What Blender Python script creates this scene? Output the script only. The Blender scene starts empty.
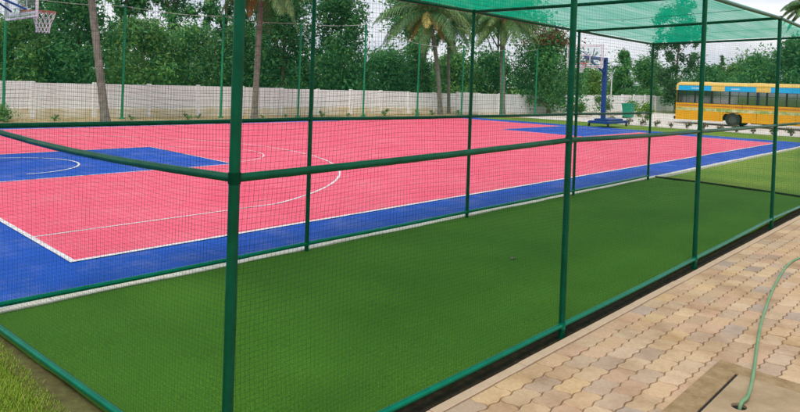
import bpy, math, random
import numpy as np
from mathutils import Vector, Matrix
R = math.radians
sc = bpy.context.scene
COL = sc.collection

# ------------------------------------------------------------------ camera
YAW, PITCH, ROLL = 0.76713, -0.01606, 0.0336
cam_d = bpy.data.cameras.new('camera')
cam = bpy.data.objects.new('camera', cam_d); COL.objects.link(cam)
fwd = Vector((math.cos(PITCH)*math.cos(YAW), math.cos(PITCH)*math.sin(YAW), math.sin(PITCH)))
rt0 = Vector((math.sin(YAW), -math.cos(YAW), 0)); up0 = rt0.cross(fwd)
rt = rt0*math.cos(ROLL)+up0*math.sin(ROLL); up = -rt0*math.sin(ROLL)+up0*math.cos(ROLL)
m = Matrix((rt, up, -fwd)).transposed().to_4x4()
m.translation = Vector((-1.3839, -2.3885, 1.8564))
cam.matrix_world = m
cam_d.sensor_width = 36; cam_d.lens = 645.0235/800*36
cam_d.shift_x = 0.012; cam_d.shift_y = -0.1413
cam_d.clip_start = 0.05; cam_d.clip_end = 3000
sc.camera = cam

# ------------------------------------------------------------------ sky, sun, exposure
SUN_EL, SUN_AZ = 56, 205          # azimuth measured from +x towards +y (the sun stands behind the camera, to the left)
w = bpy.data.worlds.new('World'); sc.world = w; w.use_nodes = True
nt = w.node_tree; nt.nodes.clear()
def N(t, typ, **k):
    n = t.nodes.new(typ)
    for a, b in k.items(): setattr(n, a, b)
    return n
sky = N(nt, 'ShaderNodeTexSky', sky_type='NISHITA', sun_disc=False)
sky.sun_elevation = R(SUN_EL); sky.sun_rotation = R(90-SUN_AZ); sky.dust_density = 3.0; sky.air_density = 1.0
bg1 = N(nt, 'ShaderNodeBackground'); bg1.inputs['Strength'].default_value = 0.10
bg2 = N(nt, 'ShaderNodeBackground'); bg2.inputs['Strength'].default_value = 1.0
tc = N(nt, 'ShaderNodeTexCoord')
mp = N(nt, 'ShaderNodeMapping'); mp.inputs['Scale'].default_value = (1, 1, 3.5)
nz = N(nt, 'ShaderNodeTexNoise'); nz.inputs['Scale'].default_value = 2.6; nz.inputs['Detail'].default_value = 7; nz.inputs['Roughness'].default_value = .55
cr = N(nt, 'ShaderNodeValToRGB')
cr.color_ramp.elements[0].position = .38; cr.color_ramp.elements[0].color = (.52, .555, .65, 1)
cr.color_ramp.elements[1].position = .60; cr.color_ramp.elements[1].color = (.84, .85, .87, 1)
mr = N(nt, 'ShaderNodeMapRange'); mr.inputs[1].default_value = .30; mr.inputs[2].default_value = .52; mr.inputs[3].default_value = .85; mr.inputs[4].default_value = 1.0
mx = N(nt, 'ShaderNodeMixShader'); wo = N(nt, 'ShaderNodeOutputWorld')
lk = nt.links.new
lk(tc.outputs['Generated'], mp.inputs['Vector']); lk(mp.outputs['Vector'], nz.inputs['Vector'])
lk(nz.outputs['Fac'], cr.inputs['Fac']); lk(cr.outputs['Color'], bg2.inputs['Color'])
lk(nz.outputs['Fac'], mr.inputs[0]); lk(sky.outputs['Color'], bg1.inputs['Color'])
lk(mr.outputs[0], mx.inputs['Fac']); lk(bg1.outputs[0], mx.inputs[1]); lk(bg2.outputs[0], mx.inputs[2]); lk(mx.outputs[0], wo.inputs['Surface'])

sun_d = bpy.data.lights.new('sun', 'SUN'); sun_d.energy = 1.5; sun_d.angle = R(10); sun_d.color = (1, .955, .88)
sun = bpy.data.objects.new('sun', sun_d); COL.objects.link(sun)
sdir = Vector((math.cos(R(SUN_EL))*math.cos(R(SUN_AZ)), math.cos(R(SUN_EL))*math.sin(R(SUN_AZ)), math.sin(R(SUN_EL))))
sun.rotation_euler = sdir.to_track_quat('Z', 'Y').to_euler(); sun.location = (0, 0, 30)

sc.render.engine = 'CYCLES'
vs = sc.view_settings
vs.view_transform = 'Standard'; vs.look = 'None'; vs.gamma = 1; vs.exposure = 0.50; vs.use_curve_mapping = False
sc.cycles.max_bounces = 6; sc.cycles.transparent_max_bounces = 16
sc.cycles.caustics_reflective = False; sc.cycles.caustics_refractive = False

# ------------------------------------------------------------------ materials
def mat(name, col, rough=.6, spec=.4, metal=0., var=None, scale=5., bump=0., bscale=None, detail=5., coat=0., trans=0., stretch=None):
    """Principled paint; var = second colour mixed in by object-space noise."""
    ma = bpy.data.materials.new(name); ma.use_nodes = True
    t = ma.node_tree; b = t.nodes['Principled BSDF']
    b.inputs['Base Color'].default_value = (*col, 1); b.inputs['Roughness'].default_value = rough
    b.inputs['Specular IOR Level'].default_value = spec; b.inputs['Metallic'].default_value = metal
    b.inputs['Coat Weight'].default_value = coat; b.inputs['Transmission Weight'].default_value = trans
    if var or bump:
        c = N(t, 'ShaderNodeTexCoord')
        n = N(t, 'ShaderNodeTexNoise'); n.inputs['Scale'].default_value = scale; n.inputs['Detail'].default_value = detail; n.inputs['Roughness'].default_value = .6
        if stretch:
            mp_ = N(t, 'ShaderNodeMapping'); mp_.inputs['Scale'].default_value = stretch
            t.links.new(c.outputs['Object'], mp_.inputs['Vector']); t.links.new(mp_.outputs[0], n.inputs['Vector'])
        else: t.links.new(c.outputs['Object'], n.inputs['Vector'])
        if var:
            r = N(t, 'ShaderNodeValToRGB'); r.color_ramp.elements[0].position = .35; r.color_ramp.elements[1].position = .68
            r.color_ramp.elements[0].color = (*col, 1); r.color_ramp.elements[1].color = (*var, 1)
            t.links.new(n.outputs['Fac'], r.inputs['Fac']); t.links.new(r.outputs['Color'], b.inputs['Base Color'])
        if bump:
            n2 = n
            if bscale:
                n2 = N(t, 'ShaderNodeTexNoise'); n2.inputs['Scale'].default_value = bscale; n2.inputs['Detail'].default_value = 4
                t.links.new(c.outputs['Object'], n2.inputs['Vector'])
            bp = N(t, 'ShaderNodeBump'); bp.inputs['Strength'].default_value = bump; bp.inputs['Distance'].default_value = .02
            t.links.new(n2.outputs['Fac'], bp.inputs['Height']); t.links.new(bp.outputs['Normal'], b.inputs['Normal'])
    return ma

def mat_attr(name, rough=.7, spec=.3, noise=.0, nscale=60., bump=0., translucent=0., tint=(1, 1, 1)):
    """Colour from the 'col' attribute (each leaf / paver has its own colour)."""
    ma = bpy.data.materials.new(name); ma.use_nodes = True
    t = ma.node_tree; b = t.nodes['Principled BSDF']; out = t.nodes['Material Output']
    a = N(t, 'ShaderNodeAttribute', attribute_name='col')
    src = a.outputs['Color']
    b.inputs['Roughness'].default_value = rough; b.inputs['Specular IOR Level'].default_value = spec
    if noise or bump:
        c = N(t, 'ShaderNodeTexCoord'); n = N(t, 'ShaderNodeTexNoise'); n.inputs['Scale'].default_value = nscale; n.inputs['Detail'].default_value = 6
        n.inputs['Roughness'].default_value = .7
        t.links.new(c.outputs['Object'], n.inputs['Vector'])
        r = N(t, 'ShaderNodeMapRange'); r.inputs[1].default_value = .3; r.inputs[2].default_value = .7
        r.inputs[3].default_value = 1-noise; r.inputs[4].default_value = 1+noise*.6
        t.links.new(n.outputs['Fac'], r.inputs[0])
        v = N(t, 'ShaderNodeVectorMath', operation='SCALE')
        t.links.new(src, v.inputs[0]); t.links.new(r.outputs[0], v.inputs['Scale']); src = v.outputs[0]
        n5 = N(t, 'ShaderNodeTexNoise'); n5.inputs['Scale'].default_value = nscale*.055; n5.inputs['Detail'].default_value = 7; n5.inputs['Roughness'].default_value = .65
        r5 = N(t, 'ShaderNodeValToRGB'); r5.color_ramp.elements[0].position = .33; r5.color_ramp.elements[0].color = (.72, .66, .60, 1)
        r5.color_ramp.elements[1].position = .56; r5.color_ramp.elements[1].color = (1, 1, 1, 1)
        mm5 = N(t, 'ShaderNodeMix', data_type='RGBA', blend_type='MULTIPLY'); mm5.inputs['Factor'].default_value = 1
        t.links.new(c.outputs['Object'], n5.inputs['Vector']); t.links.new(n5.outputs['Fac'], r5.inputs['Fac'])
        t.links.new(src, mm5.inputs['A']); t.links.new(r5.outputs['Color'], mm5.inputs['B']); src = mm5.outputs['Result']
        if bump:
            bp = N(t, 'ShaderNodeBump'); bp.inputs['Strength'].default_value = bump; bp.inputs['Distance'].default_value = .004
            t.links.new(n.outputs['Fac'], bp.inputs['Height']); t.links.new(bp.outputs['Normal'], b.inputs['Normal'])
    t.links.new(src, b.inputs['Base Color'])
    if translucent:
        tr = N(t, 'ShaderNodeBsdfTranslucent'); mxs = N(t, 'ShaderNodeMixShader'); mxs.inputs['Fac'].default_value = translucent
        t.links.new(src, tr.inputs['Color']); t.links.new(b.outputs[0], mxs.inputs[1]); t.links.new(tr.outputs[0], mxs.inputs[2])
        t.links.new(mxs.outputs[0], out.inputs['Surface'])
    return ma

M = {}
M['cage'] = mat('green_paint', (.0005, .058, .027), .34, .16, metal=.3, var=(.001, .088, .043), scale=11, bump=.06, bscale=60)
M['cage_lit'] = mat('green_paint_lit', (.0005, .155, .088), .27, .12, metal=.55, var=(.001, .20, .115), scale=9, bump=.06, bscale=60)  # same paint as the posts, lightened for the sky highlight on the bottom rails
M['cage_dark'] = mat('green_paint_weathered', (.006, .12, .055), .45, .4, var=(.012, .17, .08), scale=10)
M['net'] = mat('net_twine', (.006, .085, .045), .8, .1)
M['fence'] = mat('fence_paint', (.006, .20, .085), .45, .3, var=(.012, .26, .12), scale=3)
M['white'] = mat('white_line_paint', (.76, .74, .76), .6, .2, var=(.62, .58, .61), scale=5)
M['white_kerb'] = mat('whitewashed_kerb', (.74, .71, .64), .8, .2, var=(.58, .54, .44), scale=7, bump=.2, bscale=40)
M['soil'] = mat('shade_darkened_soil', (.014, .012, .007), .95, .1, var=(.035, .028, .016), scale=18, bump=.6)  # soil whose colour also carries the shade of the gap under the rail
M['olive_soil'] = mat('olive_soil', (.085, .075, .030), .95, .1, var=(.13, .13, .045), scale=16, bump=.6)
M['kerb'] = mat('tan_kerb_concrete', (.46, .335, .235), .9, .15, var=(.52, .39, .275), scale=9, bump=.3, bscale=90)
M['sand'] = mat('sandy_soil', (.44, .33, .18), .95, .1, var=(.30, .25, .12), scale=1.2, bump=.3, bscale=25)
M['concrete'] = mat('pale_concrete', (.66, .60, .54), .9, .15, var=(.74, .69, .63), scale=.8, bump=.2, bscale=30)
M['wall'] = mat('precast_wall', (.84, .82, .805), .9, .1, var=(.93, .92, .92), scale=1.6, bump=.25, bscale=14, stretch=(1, 1, .35), detail=8)
M['wall_dirty'] = mat('mud_splashed_plinth', (.66, .55, .36), .95, .1, var=(.82, .77, .66), scale=1.6, bump=.3, bscale=14)
M['blue_steel'] = mat('blue_steel', (.006, .04, .20), .45, .3, var=(.010, .06, .25), scale=4)
M['steel'] = mat('grey_steel', (.30, .32, .34), .4, .5, metal=.6)
M['orange'] = mat('orange_rim_paint', (.45, .10, .05), .45, .5)
M['cord'] = mat('white_cord', (.72, .72, .70), .9, .1)
M['rubber'] = mat('black_rubber', (.018, .018, .02), .8, .3, bump=.2, bscale=20, var=(.03, .03, .03), scale=8)
M['yellow'] = mat('bus_yellow', (.80, .395, .006), .4, .3, var=(.70, .33, .010), scale=1.2, coat=.3)
M['pale_yellow'] = mat('bus_roof_yellow', (.84, .57, .14), .4, .4, var=(.80, .52, .11), scale=1.5, coat=.2)
M['bus_blue'] = mat('bus_sky_blue', (.01, .42, .86), .35, .3, var=(.03, .47, .88), scale=1.5, coat=.2)
M['band_letter'] = mat('pale_band_lettering', (.30, .58, .76), .5, .3, var=(.70, .78, .84), scale=9)
M['bus_green'] = mat('bus_leaf_print', (.22, .36, .06), .5, .4, var=(.72, .62, .35), scale=3.2, detail=2)
M['bus_red'] = mat('bus_red_band', (.42, .13, .03), .45, .4, var=(.62, .25, .04), scale=3)
M['dark'] = mat('dark_trim_and_drain_shade', (.012, .013, .014), .6, .25)
M['seat'] = mat('bus_seat_cloth', (.05, .065, .10), .8, .2, var=(.08, .09, .12), scale=6)
M['hub'] = mat('dark_hub', (.04, .05, .045), .6, .3, var=(.08, .09, .08), scale=9)
M['tail'] = mat('tail_lamp_red', (.5, .02, .01), .3, .5)
M['bin'] = mat('bin_green', (.01, .26, .15), .45, .4, var=(.015, .31, .19), scale=3)
M['stone'] = mat('pale_stone', (.52, .47, .40), .9, .15, var=(.64, .60, .54), scale=3, bump=.5, bscale=9)
M['hose'] = mat('green_hose', (.13, .26, .13), .6, .25, var=(.18, .31, .17), scale=7)
M['bark'] = mat('bark', (.10, .075, .05), .95, .1, var=(.20, .16, .11), scale=7, bump=.8, bscale=16)
M['palm_bark'] = mat('palm_bark', (.135, .125, .105), .95, .1, var=(.25, .235, .20), scale=5, bump=.6, bscale=22)
M['slab'] = mat('sandy_slab', (.30, .21, .125), .95, .12, var=(.42, .31, .20), scale=4, bump=.35, bscale=70)
M['mortar'] = mat('sandy_mortar', (.25, .165, .085), .95, .1, var=(.36, .25, .14), scale=12, bump=.6, bscale=60)
M['leaf'] = mat_attr('leaf', .55, .35, translucent=.55)
M['frond'] = mat_attr('frond', .5, .4, translucent=.25)
M['blade'] = mat_attr('grass_blade', .6, .3, translucent=.3)
M['paver'] = mat_attr('paver', .9, .15, noise=.16, nscale=38, bump=.35)

def glass_mat(name, tint, fac, rough=.05):
    ma = bpy.data.materials.new(name); ma.use_nodes = True; t = ma.node_tree; t.nodes.clear()
    o = N(t, 'ShaderNodeOutputMaterial'); tr = N(t, 'ShaderNodeBsdfTransparent'); gl = N(t, 'ShaderNodeBsdfGlossy'); mxs = N(t, 'ShaderNodeMixShader')
    tr.inputs['Color'].default_value = (*tint, 1); gl.inputs['Roughness'].default_value = rough; mxs.inputs['Fac'].default_value = fac
    t.links.new(tr.outputs[0], mxs.inputs[1]); t.links.new(gl.outputs[0], mxs.inputs[2]); t.links.new(mxs.outputs[0], o.inputs['Surface'])
    return ma
M['glass'] = glass_mat('bus_glass', (.42, .50, .54), .38)
M['acrylic'] = glass_mat('clear_acrylic', (.93, .95, .96), .06)

def court_mat(name, c1, c2, c3):
    """interlocking plastic court tiles: soft colour noise, a tile grid and fine ribs"""
    ma = bpy.data.materials.new(name); ma.use_nodes = True; t = ma.node_tree; b = t.nodes['Principled BSDF']
    c = N(t, 'ShaderNodeTexCoord')
    n = N(t, 'ShaderNodeTexNoise'); n.inputs['Scale'].default_value = .55; n.inputs['Detail'].default_value = 7; n.inputs['Roughness'].default_value = .65
    r = N(t, 'ShaderNodeValToRGB'); r.color_ramp.elements[0].position = .3; r.color_ramp.elements[1].position = .72
    r.color_ramp.elements[0].color = (*c1, 1); r.color_ramp.elements[1].color = (*c2, 1)
    br = N(t, 'ShaderNodeTexBrick'); br.offset = 0; br.inputs['Scale'].default_value = 1
    br.inputs['Brick Width'].default_value = .305; br.inputs['Row Height'].default_value = .305; br.inputs['Mortar Size'].default_value = .004
    br.inputs['Mortar Smooth'].default_value = .3
    br.inputs['Color1'].default_value = (1, 1, 1, 1); br.inputs['Color2'].default_value = (.90, .90, .90, 1); br.inputs['Mortar'].default_value = (*c3, 1)
    mm = N(t, 'ShaderNodeMix', data_type='RGBA', blend_type='MULTIPLY'); mm.inputs['Factor'].default_value = 1
    L = t.links.new
    L(c.outputs['Object'], n.inputs['Vector']); L(c.outputs['Object'], br.inputs['Vector'])
    L(n.outputs['Fac'], r.inputs['Fac']); L(r.outputs['Color'], mm.inputs['A']); L(br.outputs['Color'], mm.inputs['B'])
    n3 = N(t, 'ShaderNodeTexNoise'); n3.inputs['Scale'].default_value = 1.7; n3.inputs['Detail'].default_value = 9; n3.inputs['Roughness'].default_value = .72
    r3 = N(t, 'ShaderNodeMapRange'); r3.inputs[1].default_value = .48; r3.inputs[2].default_value = .78; r3.inputs[3].default_value = 0; r3.inputs[4].default_value = .20
    md = N(t, 'ShaderNodeMix', data_type='RGBA'); md.inputs['B'].default_value = (.50, .44, .42, 1)
    L(c.outputs['Object'], n3.inputs['Vector']); L(n3.outputs['Fac'], r3.inputs[0]); L(r3.outputs[0], md.inputs['Factor']); L(mm.outputs['Result'], md.inputs['A'])
    L(md.outputs['Result'], b.inputs['Base Color'])
    b.inputs['Roughness'].default_value = .6; b.inputs['Specular IOR Level'].default_value = .1
    bp = N(t, 'ShaderNodeBump'); bp.inputs['Strength'].default_value = .3; bp.inputs['Distance'].default_value = .003
    L(br.outputs['Fac'], bp.inputs['Height']); bp.invert = True; L(bp.outputs['Normal'], b.inputs['Normal'])
    return ma
M['court_blue'] = court_mat('court_blue_tiles', (.004, .062, .41), (.010, .090, .50), (.75, .78, .85))
M['court_pink'] = court_mat('court_pink_tiles', (.80, .088, .165), (.86, .135, .22), (.85, .78, .80))

def turf_mat(name, cs, s1, s2, dist=.01, rng_=(.55, 1.4)):
    """grass: broad patches x fine tufts"""
    ma = bpy.data.materials.new(name); ma.use_nodes = True; t = ma.node_tree; b = t.nodes['Principled BSDF']; L = t.links.new
    c = N(t, 'ShaderNodeTexCoord')
    n1 = N(t, 'ShaderNodeTexNoise'); n1.inputs['Scale'].default_value = s1; n1.inputs['Detail'].default_value = 6
    n2 = N(t, 'ShaderNodeTexNoise'); n2.inputs['Scale'].default_value = s2; n2.inputs['Detail'].default_value = 3; n2.inputs['Roughness'].default_value = .8
    for n in (n1, n2): L(c.outputs['Object'], n.inputs['Vector'])
    r = N(t, 'ShaderNodeValToRGB'); r.color_ramp.elements[0].position = .32; r.color_ramp.elements[1].position = .70
    r.color_ramp.elements[0].color = (*cs[0], 1); r.color_ramp.elements[1].color = (*cs[1], 1)
    mrr = N(t, 'ShaderNodeMapRange'); mrr.inputs[1].default_value = .3; mrr.inputs[2].default_value = .7; mrr.inputs[3].default_value = rng_[0]; mrr.inputs[4].default_value = rng_[1]
    v = N(t, 'ShaderNodeVectorMath', operation='SCALE')
    L(n1.outputs['Fac'], r.inputs['Fac']); L(n2.outputs['Fac'], mrr.inputs[0]); L(r.outputs['Color'], v.inputs[0]); L(mrr.outputs[0], v.inputs['Scale'])
    L(v.outputs[0], b.inputs['Base Color'])
    bp = N(t, 'ShaderNodeBump'); bp.inputs['Strength'].default_value = .7; bp.inputs['Distance'].default_value = dist
    L(n2.outputs['Fac'], bp.inputs['Height']); L(bp.outputs['Normal'], b.inputs['Normal'])
    b.inputs['Roughness'].default_value = .85; b.inputs['Specular IOR Level'].default_value = .12
    return ma
M['turf'] = turf_mat('artificial_turf', ((.050, .142, .009), (.068, .175, .013)), .9, 95, .010, (.45, 1.5))
M['lawn'] = turf_mat('lawn', ((.105, .21, .022), (.20, .285, .040)), .5, 28, .02)

def shade_mat():
    ma = bpy.data.materials.new('green_shade_net'); ma.use_nodes = True; t = ma.node_tree; t.nodes.clear(); L = t.links.new
    o = N(t, 'ShaderNodeOutputMaterial'); tr = N(t, 'ShaderNodeBsdfTransparent'); df = N(t, 'ShaderNodeBsdfDiffuse'); tl = N(t, 'ShaderNodeBsdfTranslucent')
    m1 = N(t, 'ShaderNodeMixShader'); m2 = N(t, 'ShaderNodeMixShader')
    for n in (df, tl): n.inputs['Color'].default_value = (.004, .39, .225, 1)
    m1.inputs['Fac'].default_value = .75
    c = N(t, 'ShaderNodeTexCoord'); wv = N(t, 'ShaderNodeTexNoise'); wv.inputs['Scale'].default_value = 1; wv.inputs['Detail'].default_value = 5
    mpp = N(t, 'ShaderNodeMapping'); mpp.inputs['Scale'].default_value = (.6, 5, 1)
    mrr = N(t, 'ShaderNodeMapRange'); mrr.inputs[1].default_value = .3; mrr.inputs[2].default_value = .7; mrr.inputs[3].default_value = .57; mrr.inputs[4].default_value = .84
    L(c.outputs['Object'], mpp.inputs['Vector']); L(mpp.outputs[0], wv.inputs['Vector']); L(wv.outputs['Fac'], mrr.inputs[0])
    L(df.outputs[0], m1.inputs[1]); L(tl.outputs[0], m1.inputs[2]); L(tr.outputs[0], m2.inputs[1]); L(m1.outputs[0], m2.inputs[2])
    L(mrr.outputs[0], m2.inputs['Fac']); L(m2.outputs[0], o.inputs['Surface'])
    return ma
M['shade'] = shade_mat()

# ------------------------------------------------------------------ mesh helpers
class MB:
    """collects shapes in world coordinates; build() links them as ONE mesh object"""
    def __init__(s): s.v = []; s.f = []; s.c = []; s.usecol = False
    def add(s, vs_, fs_, col=None):
        o = len(s.v); s.v += [tuple(p) for p in vs_]; s.f += [tuple(i+o for i in f) for f in fs_]
        if col is not None: s.usecol = True
        s.c += [col or (1, 1, 1)]*len(fs_)
    def box(s, a, b, col=None, bev=0.):
        x0, y0, z0 = a; x1, y1, z1 = b
        if bev <= 0:
            s.add([(x0, y0, z0), (x1, y0, z0), (x1, y1, z0), (x0, y1, z0), (x0, y0, z1), (x1, y0, z1), (x1, y1, z1), (x0, y1, z1)],
                  [(0, 3, 2, 1), (4, 5, 6, 7), (0, 1, 5, 4), (1, 2, 6, 5), (2, 3, 7, 6), (3, 0, 4, 7)], col)
        else:
            def ring(z, i): return [(x0+i, y0+i, z), (x1-i, y0+i, z), (x1-i, y1-i, z), (x0+i, y1-i, z)]
            vs_ = ring(z0, bev)+ring(z0+bev, 0)+ring(z1-bev, 0)+ring(z1, bev)
            fs_ = [(3, 2, 1, 0), (12, 13, 14, 15)]
            for k in range(3):
                for i in range(4): j = (i+1) % 4; fs_.append((k*4+i, k*4+j, k*4+4+j, k*4+4+i))
            s.add(vs_, fs_, col)
    def tube(s, pts, r, n=8, cap=True, col=None):
        pts = [Vector(p) for p in pts]; k = len(pts)
        rs = r if isinstance(r, (list, tuple)) else [r]*k
        vs_ = []; fs_ = []; prev = None
        for i, p in enumerate(pts):
            t = (pts[min(i+1, k-1)]-pts[max(i-1, 0)]).normalized()
            if prev is None: a = Vector((0, 0, 1)) if abs(t.z) < .9 else Vector((1, 0, 0)); a = (a-t*a.dot(t)).normalized()
            else: a = (prev-t*prev.dot(t)).normalized()
            prev = a; b = t.cross(a)
            for j in range(n):
                th = 2*math.pi*j/n; vs_.append(p+(a*math.cos(th)+b*math.sin(th))*rs[i])
        for i in range(k-1):
            for j in range(n): jj = (j+1) % n; fs_.append((i*n+j, i*n+jj, (i+1)*n+jj, (i+1)*n+j))
        if cap: fs_.append(tuple(range(n-1, -1, -1))); fs_.append(tuple((k-1)*n+j for j in range(n)))
        s.add(vs_, fs_, col)
    def strip(s, pts, wd, z):   # flat painted line of width wd along xy points
        P = [Vector((p[0], p[1])) for p in pts]; vs_ = []; k = len(P)
        for i, p in enumerate(P):
            t = (P[min(i+1, k-1)]-P[max(i-1, 0)]).normalized(); n = Vector((-t.y, t.x))
            vs_ += [(*(p+n*wd/2), z), (*(p-n*wd/2), z)]
        s.add(vs_, [(2*i+1, 2*i+3, 2*i+2, 2*i) for i in range(k-1)])
    def build(s, name, ma, parent=None, smooth=False):
        me = bpy.data.meshes.new(name)
        off = Vector((0, 0, 0))
        if parent is not None:
            q = parent
            while q is not None: off += q.location; q = q.parent
        me.from_pydata([(x-off.x, y-off.y, z-off.z) for x, y, z in s.v], [], s.f)
        if s.usecol: set_col(me, np.repeat(np.array(s.c, dtype=np.float32), [len(f) for f in s.f], axis=0))
        me.materials.append(ma)
        if smooth: me.polygons.foreach_set('use_smooth', [True]*len(me.polygons)); me.set_sharp_from_angle(angle=R(40))
        o = bpy.data.objects.new(name, me); COL.objects.link(o)
        if parent is not None: o.parent = parent
        return o
def set_col(me, rgb):
    a = me.color_attributes.new('col', 'FLOAT_COLOR', 'CORNER')
    arr = np.ones((len(rgb), 4), np.float32); arr[:, :3] = rgb
    a.data.foreach_set('color', arr.ravel())
def quads(name, V, C, ma, parent=None):
    """V (n,4,3) in the parent's space, C (n,3) colours -> one mesh"""
    n = len(V); me = bpy.data.meshes.new(name)
    me.vertices.add(n*4); me.vertices.foreach_set('co', V.astype(np.float32).ravel())
    me.loops.add(n*4); me.loops.foreach_set('vertex_index', np.arange(n*4, dtype=np.int32))
    me.polygons.add(n); me.polygons.foreach_set('loop_start', np.arange(0, n*4, 4, dtype=np.int32))
    me.update(calc_edges=True)
    set_col(me, np.repeat(C.astype(np.float32), 4, axis=0)); me.materials.append(ma)
    o = bpy.data.objects.new(name, me); COL.objects.link(o)
    if parent is not None: o.parent = parent
    return o
def tag(o, label=None, cat=None, group=None, kind=None):
    if label: o['label'] = label
    if cat: o['category'] = cat
    if group: o['group'] = group
    if kind: o['kind'] = kind
    return o
def thing(name, label, cat, loc=(0, 0, 0), group=None):
    o = bpy.data.objects.new(name, None); COL.objects.link(o); o.location = loc; o.empty_display_size = .2
    return tag(o, label, cat, group)
def copy_tree(o, parent=None):
    c = o.copy(); COL.objects.link(c); c.parent = parent
    for ch in list(o.children): copy_tree(ch, c)
    return c
def sstep(a, b, x):
    t = max(0., min(1., (x-a)/(b-a))); return t*t*(3-2*t)
def gz(x, y):          # lie of the land: the drive lies a little lower than the court
    return -.04-.18*sstep(30, 37, x)

# ================================================================== SETTING
rng = np.random.default_rng(5); random.seed(5)
# ground: one lawn sheet out to the horizon
g = MB()
xs = [-900, -300, -100, -40, -20, -10, -5, 0, 5, 10, 20, 29]+[29.5+.75*i for i in range(12)]+[42, 50, 70, 100, 200, 500, 1200]
ys = [-900, -300, -100, -50, -20, -10, -5, 0, 5, 10, 15, 20, 25, 30, 40, 60, 100, 200, 500, 1200]
vs_ = [(x, y, gz(x, y)) for y in ys for x in xs]; nx = len(xs)
g.add(vs_, [(j*nx+i, j*nx+i+1, (j+1)*nx+i+1, (j+1)*nx+i) for j in range(len(ys)-1) for i in range(nx-1)])
tag(g.build('lawn', M['lawn'], smooth=True), 'mown green lawn spreading around the court and under the trees', 'lawn', kind='structure')

# court
CX0, CX1, CY0, CY1 = 1.02, 27.15, 4.17, 20.0
b = MB(); b.box((-9, 3.215, -.10), (28.75, 20.75, 0))
court = tag(b.build('sports_court', M['court_blue']), 'blue and pink tiled basketball court with white lines', 'court', kind='structure')
KY0, KY1, KL = 9.55, 13.45, 5.22
p = MB()
z = .004
def rect(mb, x0, y0, x1, y1, z): mb.add([(x0, y0, z), (x1, y0, z), (x1, y1, z), (x0, y1, z)], [(0, 1, 2, 3)])
rect(p, CX0, CY0, CX1, KY0, z); rect(p, CX0, KY1, CX1, CY1, z); rect(p, CX0+KL, KY0, CX1-KL, KY1, z)
p.build('pink_playing_area', M['court_pink'], court)
l = MB(); z = .008; LW = .042
def rectline(x0, y0, x1, y1): l.strip([(x0, y0), (x1, y1)], LW, z)
l.strip([(CX0, CY0-.03), (CX0, CY1+.03)], .06, z)
l.strip([(CX1, CY0-.03), (CX1, CY1+.03)], .06, z)
l.strip([(CX0+.03, CY0), (CX1-.03, CY0)], .06, z); l.strip([(CX0+.03, CY1), (CX1-.03, CY1)], .06, z)
for s, bx in ((1, CX0), (-1, CX1)):
    kx = bx+s*KL
    l.strip([(bx+s*.03, KY0), (kx-s*.0, KY0)], LW*.8, z); l.strip([(bx+s*.03, KY1), (kx, KY1)], LW*.8, z)
    l.strip([(kx, KY0+.03), (kx, KY1-.03)], LW*.8, z)
    hx, hy = bx+s*1.38, 11.6
    if s < 0: continue
    c0 = math.asin(6.2/6.5)
    arc = [(hx+s*6.5*math.cos(a), hy+6.5*math.sin(a)) for a in np.linspace(-c0, c0, 64)]
    l.strip([(bx+s*.03, hy-6.2), (arc[0][0]-s*.03, hy-6.2)], LW*.8, z); l.strip([(bx+s*.03, hy+6.2), (arc[-1][0]-s*.03, hy+6.2)], LW*.8, z)
    l.strip(arc, LW, z+.0006)
    if s == 1:
        l.strip([(hx+s*1.3*math.cos(a), hy-.1+1.3*math.sin(a)) for a in np.linspace(-math.pi/2, math.pi/2, 32)], LW, z)
    l.strip([(kx+s*1.75*math.cos(a), 11.5+1.75*math.sin(a)) for a in np.linspace(-math.pi/2+.03, math.pi/2-.03, 40)], LW*.7, z)
l.build('court_lines', M['white'], court)
b = MB()
for i in range(40): b.box((-9+i*.95, 3.105, -.12), (-9+i*.95+.945, 3.205, .012+.004*math.sin(i*2.1)), bev=.006)
tag(b.build('edge_kerb', M['white_kerb']), 'whitewashed concrete edging along the near side of the court', 'kerb', kind='structure')

# dirt strip between court and boundary wall
s = MB()
pts = [(-12+i*1.2) for i in range(60)]
n = len(pts)
vs_ = [(x, 20.76+.02*math.sin(x*3), gz(x, 0)+.006) for x in pts]+[(x, 27.5-.06*x, gz(x, 0)+.006) for x in pts]
s.add(vs_, [(i, i+1, n+i+1, n+i) for i in range(n-1)])
tag(s.build('dirt_verge', M['sand']), 'strip of bare sandy soil in front of the boundary wall', 'soil', kind='structure')

# concrete drive with the bus
d = MB()
yy = [40-2*i for i in range(40)]
n = len(yy)
d.add([(36.45+.12*math.sin(y*.9)+.05*math.sin(y*3.7), y, gz(36.5, 0)+.012) for y in yy]+[(62, y, gz(62, 0)+.012) for y in yy], [(i, n+i, n+i+1, i+1) for i in range(n-1)])
tag(d.build('concrete_drive', M['concrete']), 'pale concrete drive under the yellow bus', 'driveway', kind='structure')

# artificial turf inside the cage
t = MB()
PX = [.148, 3.044, 5.87, 8.933, 12.005]; QX = [-.067, 3.046, 5.904, 8.957, 12.161]; W = 3.068
nx_, ny_ = 60, 16; vs_ = []
for j in range(ny_+1):
    for i in range(nx_+1):
        v = j/ny_; y = .092+v*(3.10-.092)
        xa = .172-.215*v; xb = 12.35+(12.42-12.35)*v+.25*math.sin(v*2.2)
        vs_.append((xa+(xb-xa)*i/nx_, y, .004*math.sin(i*.9+j)+.003*math.sin(j*1.7)))
t.add(vs_, [(j*(nx_+1)+i, j*(nx_+1)+i+1, (j+1)*(nx_+1)+i+1, (j+1)*(nx_+1)+i) for j in range(ny_) for i in range(nx_)])
tag(t.build('artificial_turf', M['turf'], smooth=True), 'dark green artificial turf pitch inside the practice cage', 'turf', kind='structure')
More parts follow.
